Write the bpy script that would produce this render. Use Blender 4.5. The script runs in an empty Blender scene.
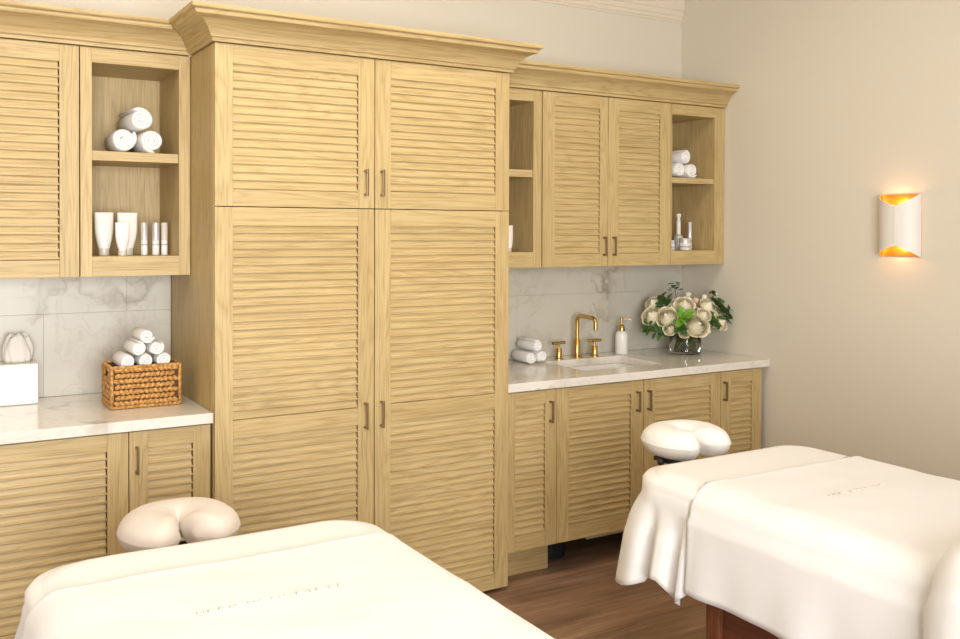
import bpy, bmesh, math, random
from mathutils import Vector, Matrix, noise
random.seed(7)
SC = bpy.context.scene
COL = SC.collection
PI = math.pi

# ------------------------------------------------------------------ camera, world, lights, exposure
cam_d = bpy.data.cameras.new('camera')
cam = bpy.data.objects.new('camera', cam_d); COL.objects.link(cam)
F, YAW, PITCH, ROLL, V0 = 944.205, 0.543189, 0.0124776, 0.0030996, 243.607
cam.location = (-3.67048, -3.92302, 1.48157)
fw = Vector((math.sin(YAW)*math.cos(PITCH), math.cos(YAW)*math.cos(PITCH), -math.sin(PITCH)))
r0 = Vector((math.cos(YAW), -math.sin(YAW), 0)); u0 = r0.cross(fw)
rr = math.cos(ROLL)*r0 + math.sin(ROLL)*u0; uu = -math.sin(ROLL)*r0 + math.cos(ROLL)*u0
cam.rotation_euler = Matrix((rr, uu, -fw)).transposed().to_euler()
cam_d.sensor_width = 36.0; cam_d.sensor_fit = 'HORIZONTAL'
cam_d.lens = F/960*36.0
cam_d.shift_y = (V0-319.5)/960.0
cam_d.clip_start = 0.02
SC.camera = cam

w = bpy.data.worlds.new('world'); SC.world = w; w.use_nodes = True
bg = w.node_tree.nodes['Background']; bg.inputs[0].default_value = (.95, .98, 1.0, 1); bg.inputs[1].default_value = 1.0

def area(name, loc, rot, sx, sy, power, color):
    l = bpy.data.lights.new(name, 'AREA'); l.shape = 'RECTANGLE'; l.size = sx; l.size_y = sy
    l.energy = power; l.color = color
    o = bpy.data.objects.new(name, l); COL.objects.link(o); o.location = loc; o.rotation_euler = rot
    return o
# daylight through the windows behind the photographer, warm ceiling light of the room
area('window_daylight', (-3.6, -5.62, 1.45), (PI/2, 0, 0), 2.5, 1.8, 150, (.985, .985, 1.0))
area('downlight_row', (-2.9, -1.50, 2.92), (0, 0, 0), 3.8, .5, 19, (1.0, .90, .75))
SC.view_settings.view_transform = 'Standard'
SC.view_settings.look = 'None'
SC.view_settings.gamma = 1.0
SC.view_settings.use_curve_mapping = False
SC.view_settings.exposure = 0.66

# ------------------------------------------------------------------ materials
class NT:
    def __init__(s, name):
        s.m = bpy.data.materials.new(name); s.m.use_nodes = True
        s.t = s.m.node_tree; s.n = s.t.nodes; s.l = s.t.links
        s.b = s.n['Principled BSDF']
    def node(s, typ, **kw):
        n = s.n.new(typ)
        for k, v in kw.items(): setattr(n, k, v)
        return n
    def link(s, a, b): s.l.new(a, b)
    def coords(s, scale=(1,1,1), rand=True, rot=(0,0,0)):
        tc = s.node('ShaderNodeTexCoord'); mp = s.node('ShaderNodeMapping')
        mp.inputs['Scale'].default_value = scale; mp.inputs['Rotation'].default_value = rot
        src = tc.outputs['Object']
        if rand:
            oi = s.node('ShaderNodeObjectInfo'); cx = s.node('ShaderNodeVectorMath', operation='MULTIPLY_ADD')
            cx.inputs[1].default_value = (0,0,0)
            mul = s.node('ShaderNodeVectorMath', operation='SCALE'); mul.inputs[0].default_value = (7.3, 5.1, 9.7)
            s.link(oi.outputs['Random'], mul.inputs['Scale'])
            add = s.node('ShaderNodeVectorMath', operation='ADD'); s.link(src, add.inputs[0]); s.link(mul.outputs[0], add.inputs[1])
            src = add.outputs[0]
        s.link(src, mp.inputs['Vector']); return mp.outputs['Vector']
    def noise(s, vec, scale, detail=3, rough=.5, dist=0):
        n = s.node('ShaderNodeTexNoise'); n.inputs['Scale'].default_value = scale
        n.inputs['Detail'].default_value = detail; n.inputs['Roughness'].default_value = rough; n.inputs['Distortion'].default_value = dist
        s.link(vec, n.inputs['Vector']); return n.outputs['Fac']
    def ramp(s, fac, stops):
        r = s.node('ShaderNodeValToRGB'); e = r.color_ramp.elements
        while len(e) < len(stops): e.new(.5)
        for i, (p, c) in enumerate(stops): e[i].position = p; e[i].color = (*c, 1) if len(c) == 3 else c
        s.link(fac, r.inputs['Fac']); return r.outputs['Color']
    def mix(s, a, b, fac, mode='MIX'):
        m = s.node('ShaderNodeMix', data_type='RGBA', blend_type=mode)
        for inp, v in ((m.inputs['A'], a), (m.inputs['B'], b), (m.inputs['Factor'], fac)):
            if hasattr(v, 'links') or hasattr(v, 'is_linked'): s.link(v, inp)
            elif isinstance(v, (int, float)): inp.default_value = v
            else: inp.default_value = (*v, 1)
        return m.outputs['Result']
    def math(s, op, a, b=0.0, c=0.0):
        m = s.node('ShaderNodeMath', operation=op)
        for i, v in enumerate((a, b, c)):
            if hasattr(v, 'is_linked'): s.link(v, m.inputs[i])
            else: m.inputs[i].default_value = v
        return m.outputs[0]
    def bump(s, h, strength=.2, dist=.002):
        b = s.node('ShaderNodeBump'); b.inputs['Strength'].default_value = strength; b.inputs['Distance'].default_value = dist
        s.link(h, b.inputs['Height']); s.link(b.outputs[0], s.b.inputs['Normal'])
    def base(s, c):
        if hasattr(c, 'is_linked'): s.link(c, s.b.inputs['Base Color'])
        else: s.b.inputs['Base Color'].default_value = (*c, 1)
        return s
    def rough(s, r): s.b.inputs['Roughness'].default_value = r; return s

def plain(name, color, rough=.5, metal=0.0, emit=None, es=0):
    n = NT(name); n.base(color).rough(rough); n.b.inputs['Metallic'].default_value = metal
    if emit: n.b.inputs['Emission Color'].default_value = (*emit, 1); n.b.inputs['Emission Strength'].default_value = es
    return n.m

def oak(name, axis, light=(.59,.45,.215), dark=(.41,.285,.105)):
    n = NT(name)
    sc = {'x': (1.0, 14, 14), 'y': (14, 1.0, 14), 'z': (14, 14, 1.0)}[axis]
    fine = {'x': (5, 160, 160), 'y': (160, 5, 160), 'z': (160, 160, 5)}[axis]
    v = n.coords(sc); vf = n.coords(fine)
    a = n.noise(v, 1.1, 2, .5, .6)
    rings = n.math('PINGPONG', n.math('MULTIPLY', a, 11.0), .5)
    rings = n.math('MULTIPLY', rings, 2.0)
    f = n.noise(vf, 1.0, 3, .6)
    big = n.noise(v, .35, 2)
    c = n.ramp(rings, [(0.0, dark), (.32, [(a_+b_)/2*1.03 for a_, b_ in zip(dark, light)]), (.75, light)])
    fine_c = n.ramp(f, [(.36, (.60,.52,.42)), (.50, (1,1,1))])
    c = n.mix(light, c, .52)
    c = n.mix(c, fine_c, .42, 'MULTIPLY')
    tone = n.ramp(big, [(.3, (.90,.88,.86)), (.7, (1.0,1.0,1.0))])
    c = n.mix(c, tone, 1.0, 'MULTIPLY')
    n.base(c).rough(.48)
    n.bump(f, .25, .0008)
    return n.m

def marble(name, rough, base=(.82,.79,.725)):
    n = NT(name); v = n.coords((1,1,1), rand=False); v2 = n.coords((1,1,1), rand=False, rot=(.3,.75,.4))
    warp = n.noise(v2, 2.2, 4, .6)
    vm = n.node('ShaderNodeVectorMath', operation='ADD')
    cmb = n.node('ShaderNodeCombineXYZ'); n.link(warp, cmb.inputs[0]); n.link(warp, cmb.inputs[2])
    n.link(v2, vm.inputs[0]); n.link(cmb.outputs[0], vm.inputs[1])
    s1 = n.noise(vm.outputs[0], 1.15, 3, .55, .4)
    vein = n.math('ABSOLUTE', n.math('SUBTRACT', s1, .5))
    s2 = n.noise(vm.outputs[0], 3.0, 4, .6, .8)
    vein2 = n.math('ABSOLUTE', n.math('SUBTRACT', s2, .53))
    pres = n.noise(v, 3.0, 2)
    c1 = n.ramp(vein, [(0.0, (.60,.565,.51)), (.005, (.80,.77,.72)), (.022, (1,1,1))])
    c2 = n.ramp(vein2, [(0.0, (.86,.84,.80)), (.015, (.96,.95,.93)), (.04, (1,1,1))])
    cloud = n.ramp(n.noise(v, 2.4, 3), [(.3, (.90,.89,.86)), (.7, (1,1,1))])
    c = n.mix(base, c1, n.ramp(pres, [(.42, (0,0,0)), (.62, (1,1,1))]), 'MULTIPLY'); c = n.mix(c, c2, .7, 'MULTIPLY'); c = n.mix(c, cloud, .8, 'MULTIPLY')
    n.base(c).rough(rough); return n.m

def cloth(name, color, sc=900, st=.25, wr=.0):
    n = NT(name); v = n.coords((1,1,1)); f = n.noise(v, sc, 2)
    if wr:
        g = n.noise(v, 9, 3, .5, .3); h = n.math('MULTIPLY_ADD', g, wr, f); n.bump(h, st, .002)
    else: n.bump(f, st, .001)
    n.base(color).rough(.95); n.b.inputs['Sheen Weight'].default_value = .15
    return n.m

def floor_mat():
    n = NT('brown_oak_floor'); v = n.coords((1,1,1), rand=False)
    br = n.node('ShaderNodeTexBrick'); n.link(v, br.inputs['Vector'])
    br.inputs['Scale'].default_value = 1; br.inputs['Brick Width'].default_value = 1.7; br.inputs['Row Height'].default_value = .13
    br.inputs['Mortar Size'].default_value = .0012; br.inputs['Mortar Smooth'].default_value = .1
    br.inputs['Color1'].default_value = (.25,.25,.25,1); br.inputs['Color2'].default_value = (.85,.85,.85,1); br.inputs['Mortar'].default_value = (0,0,0,1)
    br.offset = .37
    g = n.noise(n.coords((1.6, 22, 1), rand=False), 1.5, 5, .6, .8)
    blot = n.noise(n.coords((1.2, 4, 1), rand=False), 1.6, 3, .5, .5)
    c = n.ramp(g, [(.28, (.19,.115,.072)), (.5, (.31,.190,.122)), (.72, (.42,.275,.185))])
    tone = n.ramp(br.outputs['Color'], [(0, (.35,.3,.28)), (.2, (.82,.80,.78)), (.9, (1.12,1.1,1.05))])
    c = n.mix(c, tone, 1.0, 'MULTIPLY')
    c = n.mix(c, n.ramp(blot, [(.35, (.62,.58,.56)), (.6, (1,1,1))]), .7, 'MULTIPLY')
    n.base(c).rough(.33); n.bump(g, .1, .001); return n.m

M = {}
M['oak_v'] = oak('oak_upright_grain', 'z'); M['oak_h'] = oak('oak_level_grain', 'x'); M['oak_d'] = oak('oak_depth_grain', 'y')
M['marble'] = marble('polished_marble', .13); M['tile'] = marble('honed_marble_tile', .32, (.61,.585,.51))
M['wall'] = NT('warm_wall_paint').base((.72,.665,.55)).rough(.85).m
M['low_bounce_wall'] = plain('taupe_low_bounce', (.30,.26,.21), .9)  # unseen left and front walls, coloured dark to cut bounced light
M['ceiling'] = plain('ceiling_paint', (.78,.72,.62), .9)
M['cornice'] = plain('cornice_paint', (.76,.68,.55), .7)
M['floor'] = floor_mat()
M['terry'] = cloth('white_terry', (.86,.85,.83), 420, .8)
M['sheet'] = cloth('white_sheet', (.81,.80,.775), 900, .15, .8)
M['blanket'] = cloth('white_blanket', (.81,.80,.785), 700, .22, .8)
M['cradle'] = cloth('cradle_cover', (.84,.82,.785), 800, .15, 1.2)
M['cradle_beige'] = cloth('beige_cradle_cover', (.67,.585,.505), 800, .15, 1.2)
M['thread'] = plain('embroidery_thread', (.70,.66,.60), .7)
M['bronze'] = plain('aged_bronze', (.28,.20,.12), .36, .9)
M['gold'] = plain('brushed_brass', (.60,.39,.13), .27, 1.0)
M['goldleaf'] = plain('gold_leaf', (.90,.42,.07), .35, .7)
M['ceramic'] = plain('white_ceramic', (.84,.82,.78), .25)
M['plastic'] = plain('white_plastic', (.84,.82,.78), .35)
M['cap'] = plain('pearl_cap', (.62,.58,.50), .3)
M['silver'] = plain('silver_tube', (.70,.68,.68), .3, .45)
M['grey_print'] = plain('grey_print', (.42,.42,.42), .5)
M['blue_print'] = plain('blue_print', (.38,.50,.60), .5)
M['dark'] = plain('gap_shadow', (.02,.014,.01), .9)  # near-black colour stands in for the shadow under the tall doors
M['black'] = plain('black_plastic', (.012,.014,.02), .45)
M['mahogany'] = oak('mahogany', 'z', (.22,.075,.03), (.11,.03,.012)); M['mahogany_h'] = oak('mahogany_panel', 'y', (.16,.05,.022), (.09,.026,.012))
M['weave'] = NT('water_hyacinth').m
_n = NT('water_hyacinth_weave'); _f = _n.noise(_n.coords((1,1,1)), 90, 3); _n.base(_n.ramp(_f, [(.3, (.27,.115,.025)), (.55, (.56,.29,.08)), (.75, (.74,.46,.17))])).rough(.55); M['weave'] = _n.m
M['weave_shade'] = plain('weave_gap_shade', (.10,.045,.014), .8)  # darkened weave colour, puts shade behind the gaps of the basket
M['tissue'] = plain('tissue_paper', (.74,.72,.66), .9)
M['petal'] = NT('rose_petal').m
_n = NT('cream_petal'); _f = _n.noise(_n.coords((1,1,1)), 25, 2); _n.base(_n.ramp(_f, [(.35, (.95,.85,.60)), (.6, (.97,.92,.74))])).rough(.6); _n.b.inputs['Subsurface Weight'].default_value = .0; M['petal'] = _n.m
M['petal_pale'] = plain('pale_bud', (.70,.72,.48), .6)
M['petal_blush'] = plain('blush_petal', (.82,.58,.42), .6)
_n = NT('leaf_green'); _f = _n.noise(_n.coords((1,1,1)), 30, 2); _n.base(_n.ramp(_f, [(.3, (.022,.075,.014)), (.7, (.085,.19,.035))])).rough(.4); M['leaf'] = _n.m
M['leaf_bright'] = plain('bright_leaf', (.16,.36,.035), .45)
M['stem'] = plain('stem_green', (.10,.16,.04), .5)
_g = NT('clear_glass'); _g.base((.97,.98,.97)).rough(.02); _g.b.inputs['Transmission Weight'].default_value = 1.0; _g.b.inputs['IOR'].default_value = 1.45; M['glass'] = _g.m
_g = NT('vase_water'); _g.base((.93,.95,.90)).rough(.0); _g.b.inputs['Transmission Weight'].default_value = 1.0; _g.b.inputs['IOR'].default_value = 1.33; M['water'] = _g.m
M['bulb'] = plain('warm_bulb', (1,.8,.5), .5, 0, (1.0,.62,.26), 5)
M['shade'] = plain('shade_white', (.80,.77,.72), .5)

# ------------------------------------------------------------------ helpers
class MB:
    def __init__(s): s.v = []; s.f = []; s.mi = []
    def face(s, idx, m=0): s.f.append(idx); s.mi.append(m)
    def box(s, x0, x1, y0, y1, z0, z1, m=0):
        b = len(s.v)
        s.v += [(x0,y0,z0),(x1,y0,z0),(x1,y1,z0),(x0,y1,z0),(x0,y0,z1),(x1,y0,z1),(x1,y1,z1),(x0,y1,z1)]
        for q in ((0,3,2,1),(4,5,6,7),(0,1,5,4),(1,2,6,5),(2,3,7,6),(3,0,4,7)): s.face([b+i for i in q], m)
        return s
    def prism_x(s, prof, x0, x1, m=0):          # prof: list of (y,z)
        b = len(s.v); n = len(prof)
        s.v += [(x0, y, z) for y, z in prof] + [(x1, y, z) for y, z in prof]
        for i in range(n): j = (i+1) % n; s.face([b+i, b+j, b+n+j, b+n+i], m)
        s.face([b+i for i in range(n)][::-1], m); s.face([b+n+i for i in range(n)], m)
        return s
    def lathe(s, prof, c=(0,0,0), seg=28, m=0, axis='z', sx=1, sy=1):      # prof: (r, h)
        b = len(s.v); n = len(prof)
        for i in range(seg):
            a = 2*PI*i/seg
            for r, h in prof:
                p = (r*math.cos(a)*sx, r*math.sin(a)*sy, h)
                if axis == 'x': p = (p[2], p[0], p[1])
                if axis == 'y': p = (p[0], p[2], p[1])
                s.v.append((c[0]+p[0], c[1]+p[1], c[2]+p[2]))
        for i in range(seg):
            j = (i+1) % seg
            for k in range(n-1): s.face([b+i*n+k, b+j*n+k, b+j*n+k+1, b+i*n+k+1], m)
        s.face([b+i*n for i in range(seg)][::-1], m); s.face([b+i*n+n-1 for i in range(seg)], m)
        return s
    def tube(s, pts, r, seg=10, m=0):
        pts = [Vector(p) for p in pts]; n = len(pts); rs = r if isinstance(r, (list, tuple)) else [r]*n
        b = len(s.v); up = None
        for i, p in enumerate(pts):
            d = (pts[min(i+1, n-1)]-pts[max(i-1, 0)]).normalized()
            if up is None: up = d.orthogonal().normalized()
            else: up = (up - d*up.dot(d)).normalized()
            sd = d.cross(up)
            for k in range(seg):
                a = 2*PI*k/seg; s.v.append(tuple(p + (up*math.cos(a)+sd*math.sin(a))*rs[i]))
        for i in range(n-1):
            for k in range(seg):
                l = (k+1) % seg; s.face([b+i*seg+k, b+i*seg+l, b+(i+1)*seg+l, b+(i+1)*seg+k], m)
        s.face([b+k for k in range(seg)][::-1], m); s.face([b+(n-1)*seg+k for k in range(seg)], m)
        return s
    def grid(s, pts, m=0, close=False):                     # pts[i][j]
        b = len(s.v); n = len(pts); k = len(pts[0])
        for row in pts: s.v += [tuple(p) for p in row]
        for i in range(n if close else n-1):
            i2 = (i+1) % n
            for j in range(k-1): s.face([b+i*k+j, b+i2*k+j, b+i2*k+j+1, b+i*k+j+1], m)
        return s
    def ell(s, c, rx, ry, rz, rot=None, m=0, seg=8, rings=5):
        b = len(s.v)
        pts = []
        for i in range(1, rings):
            t = PI*i/rings
            for j in range(seg):
                a = 2*PI*j/seg; pts.append(Vector((rx*math.sin(t)*math.cos(a), ry*math.sin(t)*math.sin(a), rz*math.cos(t))))
        pts.append(Vector((0,0,rz))); pts.append(Vector((0,0,-rz)))
        for p in pts:
            if rot: p = rot @ p
            s.v.append((c[0]+p[0], c[1]+p[1], c[2]+p[2]))
        T = b+(rings-1)*seg; B = T+1
        for i in range(rings-2):
            for j in range(seg):
                k = (j+1) % seg; s.face([b+i*seg+j, b+(i+1)*seg+j, b+(i+1)*seg+k, b+i*seg+k], m)
        for j in range(seg):
            k = (j+1) % seg; s.face([T, b+j, b+k], m); s.face([B, b+(rings-2)*seg+k, b+(rings-2)*seg+j], m)
        return s
    def build(s, name, mats, parent=None, smooth=False, bevel=0, loc=None, subsurf=0, solid=0, autos=None):
        if not isinstance(mats, (list, tuple)): mats = [mats]
        off = Vector((0,0,0))
        if parent is not None:
            p = parent
            while p is not None: off += p.location; p = p.parent
        if loc is not None: off += Vector(loc)
        me = bpy.data.meshes.new(name)
        me.from_pydata([tuple(Vector(v)-off) for v in s.v], [], s.f)
        for m in mats: me.materials.append(M[m])
        me.polygons.foreach_set('material_index', s.mi)
        bm = bmesh.new(); bm.from_mesh(me); bmesh.ops.recalc_face_normals(bm, faces=bm.faces); bm.to_mesh(me); bm.free()
        if smooth: me.polygons.foreach_set('use_smooth', [True]*len(me.polygons))
        me.update()
        o = bpy.data.objects.new(name, me); COL.objects.link(o)
        if loc is not None: o.location = loc
        if parent is not None: o.parent = parent
        if autos:
            me.polygons.foreach_set('use_smooth', [True]*len(me.polygons))
            bm = bmesh.new(); bm.from_mesh(me)
            for e in bm.edges:
                if len(e.link_faces) == 2 and e.calc_face_angle(0) > math.radians(autos): e.smooth = False
            bm.to_mesh(me); bm.free()
        if bevel:
            b = o.modifiers.new('bevel', 'BEVEL'); b.width = bevel; b.segments = 2; b.limit_method = 'ANGLE'; b.angle_limit = math.radians(50)
        if solid:
            q = o.modifiers.new('solid', 'SOLIDIFY'); q.thickness = solid; q.offset = -1
        if subsurf:
            q = o.modifiers.new('sub', 'SUBSURF'); q.levels = subsurf; q.render_levels = subsurf
        return o

def tag(o, label, cat, group=None):
    o['label'] = label; o['category'] = cat
    if group: o['group'] = group
    return o
def empty(name, loc, label, cat, group=None):
    o = bpy.data.objects.new(name, None); COL.objects.link(o); o.location = loc; o.empty_display_size = .05
    return tag(o, label, cat, group)
def struct(o): o['kind'] = 'structure'; return o
def copy_tree(o, parent=None):
    c = o.copy(); COL.objects.link(c)
    if parent is not None: c.parent = parent
    for ch in list(o.children): copy_tree(ch, c)
    return c

# ------------------------------------------------------------------ room shell
XL, YF, ZC = -5.8, -5.6, 2.95
struct(MB().box(XL-.1, .1, YF-.1, .1, -.1, 0).build('floor', 'floor'))
struct(MB().box(XL-.1, .1, YF-.1, .1, ZC, ZC+.1).build('ceiling', 'ceiling'))
struct(MB().box(XL-.1, .1, 0, .1, 0, ZC).build('wall_back', 'wall'))
struct(MB().box(0, .1, YF-.1, -.0, 0, ZC).build('wall_right', 'wall'))
struct(MB().box(XL-.1, XL, YF-.1, -.0, 0, ZC).build('wall_left', 'low_bounce_wall'))
wx0, wx1, wz0, wz1 = -4.95, -2.25, .50, 2.40
fwm = MB(); fwm.box(XL, wx0, YF-.1, YF, 0, ZC); fwm.box(wx1, 0, YF-.1, YF, 0, ZC); fwm.box(wx0, wx1, YF-.1, YF, 0, wz0); fwm.box(wx0, wx1, YF-.1, YF, wz1, ZC)
struct(fwm.build('wall_front', 'low_bounce_wall'))
wf = MB()
for x in (wx0, -3.64, wx1-.08): wf.box(x, x+.08, YF-.04, YF+.03, wz0, wz1)
for z in (wz0, wz1-.08): wf.box(wx0+.081, wx1-.081, YF-.039, YF+.029, z, z+.08)
struct(wf.build('window_1', 'cornice'))
# cornice on the back wall: stepped bands climbing to the ceiling
cp = [(-.0005,2.640),(-.006,2.640),(-.008,2.650),(-.013,2.654),(-.013,2.672),(-.018,2.678),(-.020,2.700),(-.026,2.706),(-.028,2.730),(-.034,2.80),(-.05,2.87),(-.08,2.92),(-.08,ZC-.001),(-.0005,ZC-.001)]
struct(MB().prism_x(cp, XL+.001, -.001).build('trim_1', 'cornice'))
struct(MB().box(-.016, -.001, YF+.001, -.66, .001, .12).build('baseboard_right', 'cornice', bevel=.003))
struct(MB().box(-1.25, -.05, -.016, -.001, .001, .12).build('baseboard_back', 'cornice', bevel=.003))

# ------------------------------------------------------------------ cabinet joinery
P_L = .0286
def louvers(parent, x0, x1, z0, z1, yf, label=None):
    n = max(3, round((z1-z0)/P_L)); p = (z1-z0)/n
    b = MB()
    for i in range(n):
        zb = z0 + i*p + .0015
        prof = [(yf+.0045, zb), (yf+.0028, zb+.0022), (yf+.0030, zb+.0100), (yf+.0052, zb+.0112), (yf+.0100, zb+p+.003), (yf+.0140, zb+p+.003), (yf+.0095, zb)]
        b.prism_x(prof, x0+.0006, x1-.0040)
        zl = zb+p*.26; b.prism_x([(yf+.0045, zb), (yf+.0028, zb+.0022), (yf+.0032, zl), (yf+.0095, zl), (yf+.0095, zb)], x1-.0040, x1-.0004)
    return b.build('louver_panel', 'oak_h', parent)
def handle(parent, x, z0, z1, yf):
    b = MB(); r = .0042
    b.tube([(x, yf, z0+.006), (x, yf-.022, z0+.006)], .0052, 10); b.tube([(x, yf, z1-.006), (x, yf-.022, z1-.006)], .0052, 10)
    b.box(x-.0038, x+.0038, yf-.029, yf-.022, z0, z1)
    return b.build('handle', 'bronze', parent, bevel=.0012)
def door(parent, x0, x1, z0, z1, yf, panels, hx=None, hz=None, th=.02):
    """louvered shaker door; panels = [(x0,x1,z0,z1), ...] from top to bottom"""
    b = MB(); px0, px1 = panels[0][0], panels[0][1]; yb = yf+th
    b.box(x0, px0, yf, yb, z0, z1, 0); b.box(px1, x1, yf, yb, z0, z1, 0)
    zs = [z1]
    for p in panels: zs += [p[3], p[2]]
    zs.append(z0)
    for i in range(0, len(zs), 2): b.box(px0, px1, yf, yb, zs[i+1], zs[i], 1)
    d = b.build('door', ['oak_v', 'oak_h'], parent, bevel=.0012)
    for p in panels: louvers(d, p[0], p[1], p[2], p[3], yf)
    if hx is not None: handle(d, hx, hz[0], hz[1], yf)
    return d
def carcass(parent, x0, x1, y0, y1, z0, z1, bottom=True, t=.018, back=True, name='body'):
    """open-front box: y0 = front (negative), y1 = back"""
    b = MB()
    b.box(x0, x0+t, y0, y1, z0, z1, 0); b.box(x1-t, x1, y0, y1, z0, z1, 0)
    b.box(x0+t, x1-t, y0, y1, z1-t, z1, 1)
    if bottom: b.box(x0+t, x1-t, y0, y1, z0, z0+t, 1)
    if back: b.box(x0+t, x1-t, y1-.008, y1, z0+t, z1-t, 0)
    return b.build(name, ['oak_v', 'oak_h'], parent)

UF, UB0, UB1 = -.334, 1.317, 2.133
# left wall cabinet with louvered doors
c = empty('wall_cabinet', (-3.545, -.17, UB0), 'louvered oak wall cabinet above the left counter, cut off by the left edge', 'cabinet')
carcass(c, -3.935, -3.156, UF+.02, -.002, UB0, UB1)
door(c, -3.934, -3.547, UB0, UB1, UF, [(-3.868, -3.613, 1.378, 2.073)], -3.575, (1.367, 1.461))
door(c, -3.543, -3.158, UB0, UB1, UF, [(-3.476, -3.222, 1.378, 2.073)], -3.510, (1.367, 1.461))
# open niches
def niche(x0, x1, ox0, ox1, zs0, zs1, label, z_top=2.080, z_bot=1.389, yf=UF+.002):
    c = empty('open_shelf_cabinet', ((x0+x1)/2, -.17, UB0), label, 'cabinet')
    b = MB(); t = .018
    b.box(x0, ox0, yf+.018, -.002, UB0, UB1, 2); b.box(ox1, x1, yf+.018, -.002, UB0, UB1, 2)
    b.box(ox0, ox1, yf+.018, -.002, z_bot-.022, z_bot, 1); b.box(ox0, ox1, yf+.018, -.002, z_top, z_top+.02, 1)
    b.box(ox0, ox1, -.012, -.002, z_bot, z_top, 0)
    b.build('body', ['oak_v', 'oak_h', 'oak_v'], c)
    f = MB()
    f.box(x0, ox0, yf, yf+.018, UB0, UB1, 0); f.box(ox1, x1, yf, yf+.018, UB0, UB1, 0)
    f.box(ox0, ox1, yf, yf+.018, UB0, z_bot, 1); f.box(ox0, ox1, yf, yf+.018, z_top, UB1, 1)
    f.build('face_frame', ['oak_v', 'oak_h'], c, bevel=.001)
    MB().box(ox0+.001, ox1-.001, yf+.006, -.013, zs0, zs1).build('shelf', 'oak_h', c, bevel=.0012)
    return c
SH0, SH1 = 1.733, 1.767
niche(-3.154, -2.771, -3.115, -2.812, SH0, SH1, 'open oak shelf cabinet holding three rolled towels, left of the tall cabinet')
niche(-1.554, -1.171, -1.512, -1.216, SH0, SH1, 'open oak shelf cabinet with a narrow visible gap, half hidden behind the tall cabinet')
niche(-.375, -.003, -.369, -.072, SH0, SH1-.006, 'open oak shelf cabinet at the right wall, above the flowers')
# right double-door wall cabinet
c = empty('wall_cabinet', (-.77, -.17, UB0), 'two-door louvered oak wall cabinet above the brass tap', 'cabinet')
carcass(c, -1.167, -.378, UF+.02, -.002, UB0, UB1)
door(c, -1.165, -.783, UB0, UB1, UF, [(-1.097, -.830, 1.378, 2.073)], -.838+.03, (1.367, 1.461))
door(c, -.780, -.379, UB0, UB1, UF, [(-.715, -.449, 1.378, 2.073)], -.750, (1.367, 1.461))

# tall cabinet
TL, TM, TR, TF = -2.7685, -2.1627, -1.5563, -.654
c = empty('tall_cabinet', (TM, -.33, 0), 'tall four-door louvered oak cabinet standing between the two counters', 'cabinet')
carcass(c, TL, TR, TF+.021, -.002, .016, UB1)
MB().box(TL+.02, TR-.02, TF+.07, -.01, .001, .016).build('plinth', 'dark', c)
zg = 1.567
door(c, TL+.001, TM-.002, zg+.0015, UB1, TF, [(TL+.064, -2.230, 1.628, 2.066)], -2.203, (1.614, 1.715))
door(c, TM+.002, TR-.001, zg+.0015, UB1, TF, [(-2.095, TR-.066, 1.634, 2.066)], -2.136, (1.614, 1.715))
door(c, TL+.001, TM-.002, .016, zg-.0015, TF, [(TL+.064, -2.230, .817, 1.501), (TL+.064, -2.230, .074, .753)], -2.203, (.737, .838))
door(c, TM+.002, TR-.001, .016, zg-.0015, TF, [(-2.095, TR-.066, .820, 1.501), (-2.095, TR-.066, .074, .753)], -2.136, (.737, .838))

# crown mouldings (profile: outward p, height z)
CP = [(-.03, 2.136), (.010, 2.136), (.012, 2.147), (.019, 2.151), (.020, 2.158), (.026, 2.166), (.034, 2.180), (.047, 2.194), (.066, 2.205), (.084, 2.211), (.088, 2.217), (.088, 2.224), (.098, 2.228), (.101, 2.233), (.101, 2.243), (-.03, 2.243)]
def crown_straight(x0, x1, yf, label, m0=0, m1=0):
    """m0 / m1 = 1: that end is mitred into the tall cabinet's return"""
    b = MB(); n = len(CP)
    for x, m in ((x0, m0), (x1, m1)):
        for p, z in CP: b.v.append((x+m*max(p, 0), yf-p, z))
    for k in range(n): l = (k+1) % n; b.face([k, l, n+l, n+k])
    b.face(list(range(n))[::-1]); b.face([n+k for k in range(n)])
    return tag(b.build('crown_moulding', 'oak_h', autos=35), label, 'moulding')
crown_straight(-3.95, TL-.0015, UF, 'oak crown moulding along the top of the left wall cabinets', 0, -1)
crown_straight(TR+.0015, -.002, UF, 'oak crown moulding above the right wall cabinets, ending at the wall', 1, 0)
def crown_return():
    b = MB(); n = len(CP)
    for (x, y), (dx, dy) in [((TL, UF-.0015), (-1, -1)), ((TL, TF), (-1, -1)), ((TR, TF), (1, -1)), ((TR, UF-.0015), (1, -1))]:
        for p, z in CP: b.v.append((x+dx*p, y+dy*(p if y == TF else max(p, 0)), z))
    for i in range(3):
        for k in range(n):
            l = (k+1) % n; b.face([i*n+k, i*n+l, (i+1)*n+l, (i+1)*n+k], 1 if i != 1 else 0)
    b.face(list(range(n))); b.face([3*n+k for k in range(n)])
    return tag(b.build('crown_moulding', ['oak_h', 'oak_d'], autos=35), 'deeper oak crown moulding wrapping the top of the tall cabinet', 'moulding')
crown_return()

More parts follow.
